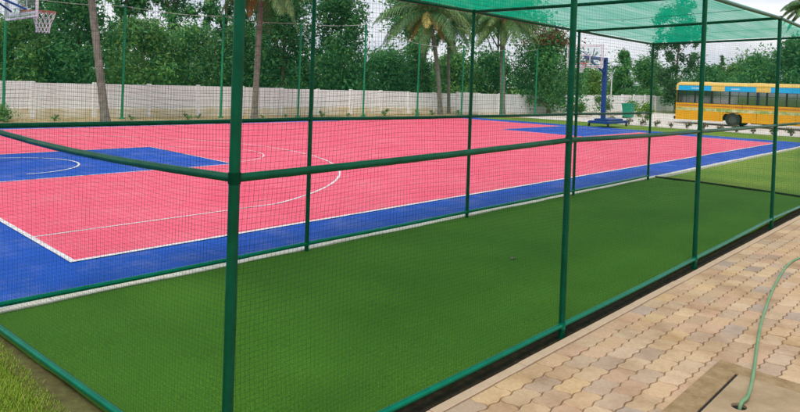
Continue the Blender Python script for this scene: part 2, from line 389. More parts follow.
# dark edge where the turf is rolled over at the far end
e = MB(); pts = [(12.35+.07*v+.25*math.sin(v*2.2)+.02, .05+v*3.05, .006) for v in np.linspace(0, 1, 24)]
e.tube(pts, .028, 6); tag(e.build('turf_edging', M['soil'], smooth=True), 'dark rolled edging where the turf meets the lawn', 'edging', kind='structure')
# soil gap along the two near sides of the cage
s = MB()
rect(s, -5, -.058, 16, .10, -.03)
tag(s.build('soil_strip', M['soil']), 'strip of bare soil under the bottom rails of the cage, coloured near black for their shade', 'soil', kind='structure')
s = MB(); rect(s, -.11, .101, .19, 3.10, -.025); tag(s.build('bare_soil', M['olive_soil']), 'band of olive brown soil between grass and the end rail of the cage', 'soil', kind='structure')
# kerb
k = MB(); x = -5
while x < 16:
    L_ = .92
    k.box((x+.003, -.122, -.1), (x+L_-.003, -.056, .004+random.uniform(-.003, .003)), bev=.006); x += L_
tag(k.build('path_kerb', M['kerb']), 'low tan concrete kerb between cage and paved path', 'kerb', kind='structure')
# pavers
b = MB(); rect(b, -5, -6, 16, -.10, -.014)
tag(b.build('paved_path', M['mortar']), 'path of tan wavy interlocking pavers beside the cage', 'path', kind='structure')
path = bpy.data.objects['paved_path']
pv = MB(); PW, PH = .2466, .1345
SX0, SX1, SY1, SY0 = 1.9, 3.42, -1.03, -2.6
pal = [(.58, .41, .25), (.62, .455, .28), (.55, .39, .25), (.51, .38, .27), (.57, .39, .255), (.63, .455, .255), (.61, .46, .30), (.57, .43, .295), (.46, .365, .285)]
palw = np.array([4, 4, 3, 1.6, 2.5, 2.2, 2.5, 2, .8]); palw /= palw.sum()
nw = 12; gap = .0036
for j in range(44):
    for i in range(-22, 66):
        x0 = i*PW+(.5*PW if j % 2 else 0); y1 = -.128-j*PH; y0 = y1-PH
        cx_, cy_ = x0+PW/2, (y0+y1)/2
        if SX0 < cx_ < SX1 and SY0 < cy_ < SY1: continue
        def wav(x): return .0078*math.sin(2*math.pi*x/(PW/2))
        def wav2(y): return .010*math.sin(2*math.pi*(y-y1)/PH)
        bot = [(x0+gap+(PW-2*gap)*q/nw, y0+gap) for q in range(nw)]; bot = [(x, y+wav(x)) for x, y in bot]
        rgt = [(x0+PW-gap, y0+gap+(PH-2*gap)*q/6) for q in range(6)]; rgt = [(x+wav2(y), y) for x, y in rgt]
        rgt[0] = (rgt[0][0], rgt[0][1]+wav(x0+PW-gap))
        top = [(x0+PW-gap-(PW-2*gap)*q/nw, y1-gap) for q in range(nw)]; top = [(x, y+wav(x)) for x, y in top]
        lft = [(x0+gap, y1-gap-(PH-2*gap)*q/6) for q in range(6)]; lft = [(x+wav2(y), y) for x, y in lft]
        lft[0] = (lft[0][0], lft[0][1]+wav(x0+gap))
        if j == 0: top = [(x, y1-gap) for x, y in top]; lft[0] = (lft[0][0], y1-gap)
        O = bot+rgt+top+lft; n = len(O)
        tx, ty, dz = random.gauss(0, .009), random.gauss(0, .009), random.gauss(0, .0012)
        def P(o, sh, z):
            x = cx_+(o[0]-cx_)*(1-sh/(PW/2)); y = cy_+(o[1]-cy_)*(1-sh/(PH/2))
            return (x, y, z+dz+tx*(x-cx_)+ty*(y-cy_))
        vs_ = [P(o, 0, -.02) for o in O]+[P(o, 0, -.005) for o in O]+[P(o, .0035, -.0008) for o in O]+[P(o, .009, .0005) for o in O]
        fs_ = []
        for r_ in range(3):
            for q in range(n): qq = (q+1) % n; fs_.append((r_*n+q, r_*n+qq, (r_+1)*n+qq, (r_+1)*n+q))
        fs_.append(tuple(3*n+q for q in range(n)))
        c = np.array(pal[rng.choice(len(pal), p=palw)])*rng.uniform(.90, 1.09)*np.array([.87, .835, .855])
        pv.add(vs_, fs_, tuple(c))
pv.build('pavers', M['paver'], path)
# far paving beyond the modelled path
b = MB(); rect(b, -30, -60, 60, -6.002, -.012); tag(b.build('forecourt', M['kerb']), 'plain tan paving beyond the path', 'paving', kind='structure')

# drain slab set into the pavers, with a slot and a hose hole
sl = thing('drain_slab', 'sandy concrete drain cover with a dark slot and round hole', 'drain cover', (2.65, -1.6, 0))
b = MB()
# mortar frame
b.box((SX0-.06, -1.129, -.03), (SX1+.055, SY1+.045, .0045), bev=.004)
b.box((SX1-.10, SY0, -.03), (SX1+.05, -1.1305, .0042), bev=.004)
b.build('mortar_frame', M['mortar'], sl)
b = MB()
hx, hy, hr = 2.83, -1.285, .042
def cover(mb, x0, y0, x1, y1, z0, z1, hole):
    hx, hy, hr = hole; n = 32; inner = []; outer = []
    for q in range(n):
        a = 2*math.pi*q/n; c, s_ = math.cos(a), math.sin(a); inner.append((hx+hr*c*1.15, hy+hr*s_))
        tt = min(((x1-hx)/c if c > 1e-6 else (x0-hx)/c if c < -1e-6 else 1e9), ((y1-hy)/s_ if s_ > 1e-6 else (y0-hy)/s_ if s_ < -1e-6 else 1e9))
        outer.append((hx+c*tt, hy+s_*tt))
    # make sure the corners are included
    for cxr, cyr in ((x0, y0), (x1, y0), (x1, y1), (x0, y1)):
        q = min(range(n), key=lambda q: (outer[q][0]-cxr)**2+(outer[q][1]-cyr)**2); outer[q] = (cxr, cyr)
    vs_ = [(*p, z1) for p in outer]+[(*p, z1) for p in inner]+[(*p, z0) for p in outer]+[(*p, z0) for p in inner]
    fs_ = []
    for q in range(n):
        k = (q+1) % n; fs_ += [(q, k, n+k, n+q), (n+q, n+k, 3*n+k, 3*n+q), (k, q, 2*n+q, 2*n+k), (2*n+k, 2*n+q, 3*n+q, 3*n+k)]
    mb.add(vs_, fs_)
cover(b, SX0, SY0, SX1-.103, -1.150, -.05, .006, (hx, hy, hr))
b.build('cover', M['slab'], sl)
b = MB(); b.box((SX0, -1.1495, -.05), (SX1-.104, -1.1295, -.006), bev=0); b.build('slot', M['dark'], sl)  # near-black fill, painted in for the shade inside the slot
b = MB(); b.tube([(hx, hy, -.050), (hx, hy, -.012)], .0475, 24); b.build('hole_shade_plug', M['dark'], sl)  # black plug just below the rim stands in for shade down the hole

# hose
h = MB()
ctrl = [(2.835, -1.285, -.035), (2.86, -1.29, .02), (2.95, -1.30, .035), (3.3, -1.235, .016), (3.98, -1.09, .014), (4.5, -.985, .014), (5.07, -.89, .014), (5.6, -.81, .014), (6.17, -.74, .014), (6.62, -.695, .014), (7.05, -.69, .014), (7.3, -.76, .014), (7.42, -.95, .014), (7.5, -1.4, .014), (7.7, -2.2, .014)]
def catmull(c, k=8):
    c = [Vector(p) for p in c]; out = []
    for i in range(len(c)-1):
        p0, p1, p2, p3 = c[max(i-1, 0)], c[i], c[i+1], c[min(i+2, len(c)-1)]
        for q in range(k):
            t = q/k; out.append(.5*((2*p1)+(p2-p0)*t+(2*p0-5*p1+4*p2-p3)*t*t+(3*p1-p0-3*p2+p3)*t**3))
    return out+[c[-1]]
h.tube(catmull(ctrl), .0108, 10)
tag(h.build('garden_hose', M['hose'], smooth=True), 'pale green garden hose lying on the pavers out of the drain hole', 'hose')

# grass tuft patch outside the left end of the cage
n = 90000
bx = rng.uniform(-1.5, -.03, n); by = rng.uniform(.2, 3.05, n)
edge = np.clip((-.035-bx)/.06, 0, 1); keep = rng.random(n) < .5+.5*edge; bx, by = bx[keep], by[keep]; n = len(bx)
hh = rng.uniform(.012, .036, n); a = rng.uniform(0, 6.283, n); wd = rng.uniform(.002, .0042, n); ln = rng.uniform(.2, 1.0, n)*hh
ca, sa = np.cos(a), np.sin(a); b2 = a+rng.normal(1.57, .6, n)
V = np.zeros((n, 4, 3)); zb = -.04
V[:, 0] = np.stack([bx-ca*wd, by-sa*wd, np.full(n, zb)], 1); V[:, 1] = np.stack([bx+ca*wd, by+sa*wd, np.full(n, zb)], 1)
tip = np.stack([bx+np.cos(b2)*ln, by+np.sin(b2)*ln, zb+hh], 1)
V[:, 2] = tip+np.stack([ca*wd*.3, sa*wd*.3, hh*0], 1); V[:, 3] = tip-np.stack([ca*wd*.3, sa*wd*.3, hh*0], 1)
mixv = rng.random(n)[:, None]; C = np.array([.16, .32, .02])*(1-mixv)+np.array([.38, .47, .06])*mixv
C[rng.random(n) < .12] = (.34, .30, .10)
tag(quads('grass', V, C, M['blade']), 'short yellowish green grass outside the end of the cage', 'grass', kind='stuff')

# ================================================================== PRACTICE CAGE
cage = thing('practice_cage', 'green tubular steel cricket practice cage with netting and shade roof', 'net cage', (6, 1.5, 0))
PB = [.08, .068, .08, .115, .08]; PM = [1.424, 1.469, 1.447, 1.437, 1.44]; PT = [2.894, 2.894, 2.894, 2.945, 2.92]
QB = [.08]*5; QM = [1.435, 1.435, 1.42, 1.42, 1.405]; QT = [2.894, 2.894, 2.885, 2.86, 2.845]
for xl, y, T, r in ((PX, 0, PT, .0245), (QX, W, QT, .0235)):
    for x, zt in zip(xl, T):
        q = MB(); q.tube([(x, y, -.05), (x, y, zt+.02)], r, 14)
        q.tube([(x, y, zt+.0205), (x, y, zt+.028), (x, y, zt+.032)], [r, r*.8, .004], 14)     # welded cap
        po = q.build('post', M['cage'], cage, smooth=True)
def rail(pts, r, name='rail', wob=.004):
    q = MB(); out = []
    for i in range(len(pts)-1):
        A, B = Vector(pts[i]), Vector(pts[i+1])
        for k in range(6):
            t = k/6; p = A.lerp(B, t); p.z += -wob*math.sin(math.pi*t)*1.6; out.append(p)
    out.append(Vector(pts[-1])); q.tube(out, r, 12)
    # weld collars where the rail meets a post
    for p in pts: q.tube([(p[0], p[1], p[2]-r*1.25), (p[0], p[1], p[2]+r*1.25)], .0275, 12)
    return q.build(name, M['cage_lit' if name == 'bottom_rail' else 'cage'], cage, smooth=True)
rail([(x, 0, z) for x, z in zip(PX, PM)], .0195, 'middle_rail'); rail([(x, W, z) for x, z in zip(QX, QM)], .021, 'middle_rail')
rail([(x, 0, z) for x, z in zip(PX, PB)], .0205, 'bottom_rail'); rail([(x, W, z) for x, z in zip(QX, QB)], .021, 'bottom_rail')
rail([(x, 0, z) for x, z in zip(PX, PT)], .0225, 'top_rail'); rail([(x, W, z) for x, z in zip(QX, QT)], .0225, 'top_rail')
rail([(PX[0], 0, PM[0]), (QX[0], W, QM[0])], .0195, 'middle_rail', .022); rail([(PX[0], 0, PB[0]), (QX[0], W, QB[0])], .0205, 'bottom_rail')
for i in range(5): rail([(PX[i], 0, PT[i]), (QX[i], W, QT[i])], .021, 'roof_bar')
# nets : real twine
def net(A, B, zlo, zhi, pitch, r, seed, sag=.02):
    """net in the vertical plane from A to B (xy); every strand a thin three-sided twine"""
    rg = np.random.default_rng(seed); A = np.array(A); B = np.array(B); L_ = np.hypot(*(B-A)); t = (B-A)/L_; nn = np.array([-t[1], t[0]])
    ph = rg.uniform(0, 6.28, 8)
    def pos(u, z):
        v = (z-zlo)/(zhi-zlo)
        env = np.minimum(1, 4*v*(1-v)+.05)
        du = .018*env*np.sin(u*1.7+z*2.1+ph[0])+.010*env*np.sin(u*4.3-z*3.3+ph[1])
        dn = sag*env*(np.sin(u*1.1+ph[2])+.6*np.sin(u*2.9+z*1.7+ph[3]))
        dz = -.030*env*(1+np.sin(u*2.2+ph[4]))*.5+.008*env*np.sin(u*5.1+ph[5])
        u2 = np.clip(u+du, .0, L_)
        return np.stack([A[0]+t[0]*u2+nn[0]*dn, A[1]+t[1]*u2+nn[1]*dn, z+dz], -1)
    V = []; F = []
    off3 = np.array([[t[0]*math.cos(a)*r+nn[0]*math.sin(a)*r, t[1]*math.cos(a)*r+nn[1]*math.sin(a)*r, 0] for a in (0, 2.094, 4.189)])
    offh = np.array([[nn[0]*math.cos(a)*r, nn[1]*math.cos(a)*r, math.sin(a)*r] for a in (0, 2.094, 4.189)])
    base = 0
    def sweep(P, off):
        nonlocal base
        k = len(P); V.append((P[:, None]+off[None]).reshape(-1, 3))
        i = np.arange(k-1)[:, None]*3; j = np.arange(3)[None]; jj = (j+1) % 3
        F.append(np.stack([base+i+j, base+i+jj, base+i+3+jj, base+i+3+j], -1).reshape(-1, 4)); base += k*3
    for u in np.arange(pitch*.5, L_, pitch):
        zz = np.linspace(zlo, zhi, 14); sweep(pos(np.full(14, u), zz), off3)
    for z in np.arange(zlo, zhi+.001, pitch):
        uu = np.linspace(0, L_, max(8, int(L_*7))); sweep(pos(uu, np.full(len(uu), z)), offh)
    V = np.concatenate(V); F = np.concatenate(F)
    me = bpy.data.meshes.new('side_net'); o_ = np.array(cage.location)
    me.vertices.add(len(V)); me.vertices.foreach_set('co', (V-o_).astype(np.float32).ravel())
    me.loops.add(F.size); me.loops.foreach_set('vertex_index', F.astype(np.int32).ravel())
    me.polygons.add(len(F)); me.polygons.foreach_set('loop_start', np.arange(0, F.size, 4, dtype=np.int32)); me.update(calc_edges=True)
    me.materials.append(M['net']); o = bpy.data.objects.new('side_net', me); COL.objects.link(o); o.parent = cage
net((PX[0], 0), (PX[4], 0), .085, 2.87, .0245, .00068, 1)
net((QX[0], W), (QX[4], W), .085, 2.84, .032, .0007, 2)
net((PX[0]-.01, 0), (QX[0], W), .085, 2.87, .0245, .0006, 3)
net((PX[4], 0), (QX[4], W), .085, 2.83, .037, .0008, 4)
# shade roof, sagging between the bars
q = MB(); nx_, ny_ = 160, 28; vs_ = []; bay = (.05, .085, .06, .07)
for j in range(ny_+1):
    v = j/ny_
    for i in range(nx_+1):
        u = i/nx_*4; k = min(int(u), 3); fu = u-k
        xn = PX[k]+(PX[k+1]-PX[k])*fu; xf = QX[k]+(QX[k+1]-QX[k])*fu
        zn = PT[k]+(PT[k+1]-PT[k])*fu; zf = QT[k]+(QT[k+1]-QT[k])*fu
        sag = -bay[k]*math.sin(math.pi*fu)*math.sin(math.pi*v)+(.010*math.sin(u*9+v*5)+.008*math.sin(u*23-v*9+2*math.sin(v*7))+.006*math.sin(v*26+u*4+1.5*math.sin(u*11)))*math.sin(math.pi*v)*math.sin(math.pi*fu)**.5
        vs_.append((xn+(xf-xn)*v, W*v, zn+(zf-zn)*v+.026+sag))
q.add(vs_, [(j*(nx_+1)+i, j*(nx_+1)+i+1, (j+1)*(nx_+1)+i+1, (j+1)*(nx_+1)+i) for j in range(ny_) for i in range(nx_)])
q.build('roof_net', M['shade'], cage, smooth=True)
for k in (0, 1, 2, 3):
    q = MB(); xm, xq = (PX[k]+PX[k+1])/2, (QX[k]+QX[k+1])/2
    q.tube([(xm, .01, PT[k]+.01), (xm*.5+xq*.5, W/2, PT[k]-.045), (xq, W-.01, QT[k]+.01)], .003, 6)
    q.build('support_wire', M['cage_dark'], cage)

# fallen leaves
for (x, y, zz, lab) in ((4.55, 1.42, .01, 'dry brown leaf lying on the green turf'), (8.1, 1.9, 2.90, 'small dead leaf caught on the shade roof')):
    q = MB(); a = random.uniform(0, 6)
    c, s_ = math.cos(a), math.sin(a); pts = [(-.05, 0, 0), (-.02, -.022, .008), (.02, -.02, .012), (.055, 0, .004), (.02, .02, .012), (-.02, .022, .008), (0, 0, .002)]
    q.add([(x+px*c-py*s_, y+px*s_+py*c, zz+pz) for px, py, pz in pts], [(0, 1, 6), (1, 2, 6), (2, 3, 6), (3, 4, 6), (4, 5, 6), (5, 0, 6)])
    tag(q.build('fallen_leaf', M['bark']), lab, 'leaf')

# ================================================================== BOUNDARY WALL
wy = lambda x: 25.3-(x-12)*2.3/60
wall = thing('boundary_wall', 'long low whitewashed precast slab wall behind the court', 'wall', (20, 25, 0))
plinth = MB()
x = -14.; i = 0
WX = []
while x < 74: WX.append(x); x += 2.35
def wz(x): return 1.34+.22*0+.05*math.sin(x*.13)
random.seed(11)
for i, x in enumerate(WX[:-1]):
    x1 = WX[i+1]; y0_, y1_ = wy(x), wy(x1); top = wz(x)+random.choice((0, 0, 0, .06, -.03))
    q = MB(); zb = gz(x, 0)
    # four slabs, each with its own chamfer
    hs = np.linspace(zb+.12, top, 5)
    for k in range(4):
        yy = random.uniform(-.008, .008)
        za, zb_ = hs[k]+.004, hs[k+1]-.004
        for_y = (y0_+y1_)/2+yy
        q.box((x+.075, for_y-.03, za), (x1-.075, for_y+.03, zb_), bev=.012)
    q.build('wall_panel', M['wall'], wall)
    q = MB(); q.box((x-.075, y0_-.075, zb-.05), (x+.075, y0_+.075, top+.05), bev=.012)
    q.build('pillar', M['wall'], wall)
    plinth.box((x+.076, (y0_+y1_)/2-.06, zb-.05), (x1-.076, (y0_+y1_)/2+.06, zb+(.40 if x < 31 else .16)+random.uniform(-.03, .04)), bev=.02)
plinth.build('plinth', M['wall_dirty'], wall)

# net fence posts behind the court
fence = thing('net_fence', 'tall green net fence on slim posts behind the court', 'fence', (20, 23, 0))
FP = [(1.5, 24.9), (5.9, 24.6), (10.25, 24.36), (14.64, 23.9), (18.71, 23.37), (22.73, 22.86), (26.64, 22.43), (30.4, 22.1), (34.6, 22), (38.8, 22)]
FH = [4.7, 4.7, 4.72, 4.7, 4.72, 5.0, 4.2, 4.3, 4.3, 4.6]
for (x, y), hgt in zip(FP, FH):
    q = MB(); q.tube([(x, y, -.05), (x+.02, y, hgt)], .052, 10); q.tube([(x, y, -.04), (x, y, .02)], .12, 10)
    q.build('post', M['fence'], fence, smooth=True)
q = MB()
for a in range(len(FP)-1):
    (x0, y0), (x1, y1) = FP[a], FP[a+1]; z0, z1 = FH[a]-.06, FH[a+1]-.06
    q.tube([(x0+(x1-x0)*k/8, y0+(y1-y0)*k/8, z0+(z1-z0)*k/8-.10*math.sin(math.pi*k/8)) for k in range(9)], .008, 5)
q.build('top_wire', M['cord'], fence)
q = MB()
for a in range(len(FP)-1):
    (x0, y0), (x1, y1) = FP[a], FP[a+1]
    n = 40
    for k in range(n):
        t_ = (k+.5)/n; x, y = x0+(x1-x0)*t_, y0+(y1-y0)*t_; zt = FH[a]+(FH[a+1]-FH[a])*t_-.07-.10*math.sin(math.pi*t_)
        q.tube([(x, y, .05), (x, y, zt)], .0016, 3, cap=False)
    for k in range(42):
        zz = .05+k*.104
        if zz < min(FH[a], FH[a+1])-.2: q.tube([(x0, y0, zz), ((x0+x1)/2, (y0+y1)/2, zz-.02), (x1, y1, zz)], .0016, 3, cap=False)
q.build('netting', M['net'], fence)

# ================================================================== BASKETBALL HOOPS
def hoop(rx, ry, s, label, zoff=0., gzv=0., pad=True):
    """s = direction the hoop faces along x; (rx, ry) ring centre"""
    bxx = rx-s*.40; px = rx-s*2.55
    t = thing('basketball_hoop', label, 'basketball hoop', (px, ry, gzv))
    zr = 3.05+zoff
    q = MB()
    x0, x1 = sorted((px+s*.55, px-s*1.65))
    q.box((x0, ry-.5, gzv+.16), (x1, ry+.5, gzv+.30), bev=.02)
    q.box((x0+.35, ry-.38, gzv+.30), (x1-.2, ry+.38, gzv+.40), bev=.02)
    q.box((x0+.02, ry-.55, gzv+.20), (x0+.10, ry+.55, gzv+.27), bev=.01); q.box((x1-.10, ry-.55, gzv+.20), (x1-.02, ry+.55, gzv+.27), bev=.01)
    q.build('base', M['blue_steel'], t)
    for wx in (x0+.06, x1-.06):
        for wy_ in (-.5, .5):
            q = MB(); q.tube([(wx, ry+wy_-.025, gzv+.09), (wx, ry+wy_+.025, gzv+.09)], .085, 16)
            q.box((wx-.02, ry+wy_-.04, gzv+.09), (wx+.02, ry+wy_-.027, gzv+.2)); q.build('caster', M['rubber'], t, smooth=True)
    q = MB(); q.box((px-.09, ry-.095, gzv+.30), (px+.09, ry+.095, zr+.42), bev=.015); q.build('pole', M['blue_steel'], t)
    if pad:
        q = MB(); q.box((px-.13 if s > 0 else px-.14, ry-.14, gzv+.42), (px+.13, ry+.14, gzv+1.95), bev=.03); q.build('pole_padding', M['blue_steel'], t)
    q = MB()
    q.tube([(px+s*.05, ry, zr+.33), (bxx-s*.06, ry, zr+.33)], .085, 8); q.tube([(px+s*.06, ry, zr-.35), (bxx-s*.30, ry, zr+.28)], .055, 8)
    for sy in (-.45, .45): q.tube([(bxx-s*.75, ry, zr+.33), (bxx-s*.045, ry+sy, zr+.75)], .022, 6); q.tube([(bxx-s*.75, ry, zr+.33), (bxx-s*.045, ry+sy, zr-.02)], .022, 6)
    q.build('arm', M['blue_steel'], t)
    q = MB(); q.box((bxx-.012, ry-.9, zr-.15), (bxx+.012, ry+.9, zr+.90)); bb = q.build('backboard', M['acrylic'], t)
    q = MB()
    for y0, y1, z0, z1 in ((-.93, .93, -.18, -.148), (-.93, .93, .902, .93), (-.93, -.902, -.147, .901), (.902, .93, -.147, .901)):
        q.box((bxx-.022, ry+y0, zr+z0), (bxx+.022, ry+y1, zr+z1))
    q.build('frame', M['white'], bb)
    q = MB(); f = bxx+s*.0145
    for y0, y1, z0, z1 in ((-.29, .29, 0, .05), (-.29, .29, .40, .45), (-.29, -.24, .051, .399), (.24, .29, .051, .399), (-.86, .86, -.11, -.06), (-.86, .86, .81, .86), (-.86, -.81, -.059, .809), (.81, .86, -.059, .809)):
        q.box((min(f, f+s*.002), ry+y0, zr+z0), (max(f, f+s*.002), ry+y1, zr+z1))
    q.build('target_square', M['white'], bb)
    q = MB(); n = 36
    q.tube([(rx+.23*math.cos(2*math.pi*k/n), ry+.23*math.sin(2*math.pi*k/n), zr) for k in range(n+1)], .011, 8, cap=False)
    x0, x1 = sorted((bxx+s*.0225, rx-s*.235)); q.box((x0, ry-.07, zr-.03), (x1, ry+.07, zr+.006)); q.box((min(bxx+s*.0165, bxx+s*.03), ry-.09, zr-.09), (max(bxx+s*.0165, bxx+s*.03), ry+.09, zr+.09))
    rim = q.build('rim', M['orange'], t, smooth=True)
    q = MB(); K = 12; lev = [(0, .226), (.09, .20), (.18, .165), (.27, .135), (.36, .12), (.42, .122)]
    for k in range(K):
        for dr in (-1, 1):
            q.tube([(rx+rr*math.cos(2*math.pi*(k+dr*.5*i)/K), ry+rr*math.sin(2*math.pi*(k+dr*.5*i)/K), zr-dz) for i, (dz, rr) in enumerate(lev)], .0065, 5, cap=False)
    q.build('net', M['cord'], rim)
    return t
hoop(3.06, 11.6, 1, 'basketball hoop with white cord net hanging over the blue key nearest the camera', -.015, pad=False)
hoop(26.85, 12.38, -1, 'distant basketball hoop on blue wheeled base at the far end of the court', .0, pad=False)

# ================================================================== BUS
BX, BZ = 43.0, gz(43, 0)+.012
bus = thing('school_bus', 'yellow school bus with sky blue window band parked on the drive', 'bus', (44.1, 9.2, BZ))
Y0, Y1, BW = 4.6, 13.85, 2.25     # front end y, rear end y, width
zs, zw0, zw1, zr = BZ+.36, 1.18, 2.0, 2.55
def archpanel(mb, x0, x1, ya, yb, z0, z1, wc, wr):
    """side panel with a round wheel opening"""
    pts = [(ya, z0)]
    cy_, cz_ = wc
    a0 = math.asin(max(-1, min(1, (z0-cz_)/wr)))
    for a in np.linspace(math.pi-a0, a0, 18): pts.append((cy_+wr*math.cos(a), cz_+wr*math.sin(a)))
    pts += [(yb, z0), (yb, z1), (ya, z1)]
    n = len(pts)
    # fan in quads: bottom points to the top edge
    vs_ = []; k = n-2
    low = pts[:k]
    for xx in (x0, x1):
        vs_ += [(xx, p[0], p[1]) for p in low]+[(xx, p[0], z1) for p in low]
    fs_ = []
    for side in (0, 1):
        o = side*2*k
        for i in range(k-1):
            f = (o+i, o+i+1, o+k+i+1, o+k+i); fs_.append(f if side else f[::-1])
    for i in range(k-1): fs_.append((i, i+1, 2*k+i+1, 2*k+i)); fs_.append((k+i+1, k+i, 3*k+i, 3*k+i+1))
    fs_.append((0, 2*k, 3*k, k)); fs_.append((k-1, 2*k-1, 4*k-1, 3*k-1))
    mb.add(vs_, fs_)
WC_R = (10.32, BZ+.45); WC_F = (5.35, BZ+.45)
q = MB()
for xa, xb in ((BX, BX+.06), (BX+BW-.06, BX+BW)):
    archpanel(q, xa, xb, 7.8, Y1-.03, zs-.08, zw0, WC_R, .57)
    archpanel(q, xa, xb, Y0+.03, 7.8, zs-.08, zw0, WC_F, .57)
q.box((BX+.061, Y1-.09, zs-.05), (BX+BW-.061, Y1-.03, zw0)); q.box((BX+.061, Y0+.03, zs-.05), (BX+BW-.061, Y0+.09, zw0))
q.box((BX+.062, Y0+.1, zs+.42), (BX+BW-.062, Y1-.1, zs+.50))
body = q.build('body', M['yellow'], bus)
# pillars
q = MB(); div = [13.72, 12.62, 11.58, 10.53, 9.48, 8.42, 7.36, 6.3, 5.25, Y0+.12]
for y in div:
    for xa in (BX+.012, BX+BW-.062):
        q = MB(); q.box((xa, y-.05, zw0), (xa+.05, y+.05, zw1)); q.build('window_pillar', M['dark'], bus)
for i in range(len(div)-1):
    for xa in (BX+.03, BX+BW-.038):
        q = MB(); q.box((xa, div[i+1]+.051, zw0), (xa+.008, div[i]-.051, zw1)); wd = q.build('window', M['glass'], bus)
        q = MB(); ym = (div[i]+div[i+1])/2
        q.box((xa-.006, ym-.014, zw0), (xa+.014, ym+.014, zw1)); q.box((xa-.006, div[i+1]+.051, zw0+.55), (xa+.014, ym-.0145, zw0+.575)); q.box((xa-.006, ym+.0145, zw0+.55), (xa+.014, div[i]-.051, zw0+.575))
        q.box((xa-.006, div[i+1]+.051, zw0+.001), (xa+.014, ym-.0145, zw0+.03)); q.box((xa-.006, ym+.0145, zw0+.001), (xa+.014, div[i]-.051, zw0+.03)); q.build('sash', M['dark'], wd)
# rear and front windows
for y in (Y1-.07, Y0+.07):
    q = MB(); q.box((BX+.15, y-.005, zw0+.05), (BX+BW-.15, y+.005, zw1-.02)); q.build('end_window', M['glass'], bus)
    for xa in (BX+.063, BX+BW-.149):
        q = MB(); q.box((xa, y-.03, zw0), (xa+.086, y+.03, zw1)); q.build('end_pillar', M['yellow'], bus)
# band above windows + roof (rounded profile, extruded along y, with drawn in ends)
prof = [(0, zw1), (0, 2.36), (.03, 2.45), (.12, 2.52), (.35, 2.565), (BW/2, 2.585), (BW-.35, 2.565), (BW-.12, 2.52), (BW-.03, 2.45), (BW, 2.36), (BW, zw1)]
q = MB(); ends = [(Y0+.02, .80), (Y0+.08, .93), (Y0+.2, 1.), (Y1-.2, 1.), (Y1-.08, .93), (Y1-.02, .80)]
n = len(prof); vs_ = []
for y, k in ends:
    for (px, pz) in prof: vs_.append((BX+BW/2+(px-BW/2)*(1-.02*(1-k)*5*(pz-zw1)), y, zw1+(pz-zw1)*(k if pz > 2.3 else 1)))
fs_ = [(i*n+j, i*n+j+1, (i+1)*n+j+1, (i+1)*n+j) for i in range(len(ends)-1) for j in range(n-1)]
fs_ += [tuple(range(n)), tuple(range((len(ends)-1)*n+n-1, (len(ends)-1)*n-1, -1))]
fs_ += [(i*n+n-1, i*n, (i+1)*n, (i+1)*n+n-1) for i in range(len(ends)-1)]
q.add(vs_, fs_); roof = q.build('roof', M['pale_yellow'], bus, smooth=True)
for y in (12.3, 9.1, 6.2):
    q = MB(); q.box((BX+.85, y-.3, 2.56), (BX+1.4, y+.3, 2.60), bev=.015); q.build('roof_hatch', M['pale_yellow'], roof)
for ya, yb in ((11.62, 13.68), (9.02, 10.83), (6.42, 8.23), (4.75, 5.63)):
    for xa, xb in ((BX-.004, BX-.001), (BX+BW+.001, BX+BW+.004)):
        q = MB(); q.box((xa, ya, zw1+.012), (xb, yb, 2.335)); q.build('blue_band', M['bus_blue'], roof)
# a few pale lettering blocks in the band are too small to read: soft white dashes
q = MB()
for ya in (12.35, 9.95):
    q = MB(); q.box((BX-.007, ya, zw1+.13), (BX-.0045, ya+.5, zw1+.20)); q.build('band_lettering', M['band_letter'], roof)
for (za, zb, ma, nm, dx) in ((1.0, 1.07, 'bus_red', 'rub_rail', .012), (.69, .89, 'bus_green', 'leaf_print', .003)):
    for sgn in (0, 1):
        xa, xb = ((BX-dx, BX-.001) if sgn == 0 else (BX+BW+.001, BX+BW+dx))
        q = MB(); q.box((xa, Y0+.1, za), (xb, Y1-.1, zb)); q.build(nm, M[ma], body)
for y in (12.1, 11.05, 8.95, 7.9, 6.85):
    for xa, xb in ((BX-.0022, BX-.0006), (BX+BW+.0006, BX+BW+.0022)):
        q = MB(); q.box((xa, y-.006, zs-.07), (xb, y+.006, .685)); q.build('panel_seam', M['dark'], body)
for xa, xb in ((BX-.025, BX-.002), (BX+BW+.002, BX+BW+.025)):
    q = MB(); q.box((xa, Y0+.2, 2.345), (xb, Y1-.2, 2.37)); q.build('rain_gutter', M['pale_yellow'], roof)
    q = MB(); q.box((xa+.012, Y0+.2, zw1-.004), (xb-.006, Y1-.15, zw1+.010)); q.build('window_header', M['dark'], roof)
q = MB(); q.box((BX-.02, Y1-.015, zs-.08), (BX+BW+.02, Y1+.08, zs+.12), bev=.02); q.build('bumper', M['dark'], bus)
q = MB(); q.box((BX-.02, Y0-.08, zs-.08), (BX+BW+.02, Y0+.015, zs+.12), bev=.02); q.build('bumper', M['dark'], bus)
for xx in (BX+.12, BX+BW-.3):
    q = MB(); q.box((xx, Y1-.028, .75), (xx+.18, Y1-.005, 1.05), bev=.01); q.build('tail_lamp', M['tail'], bus)
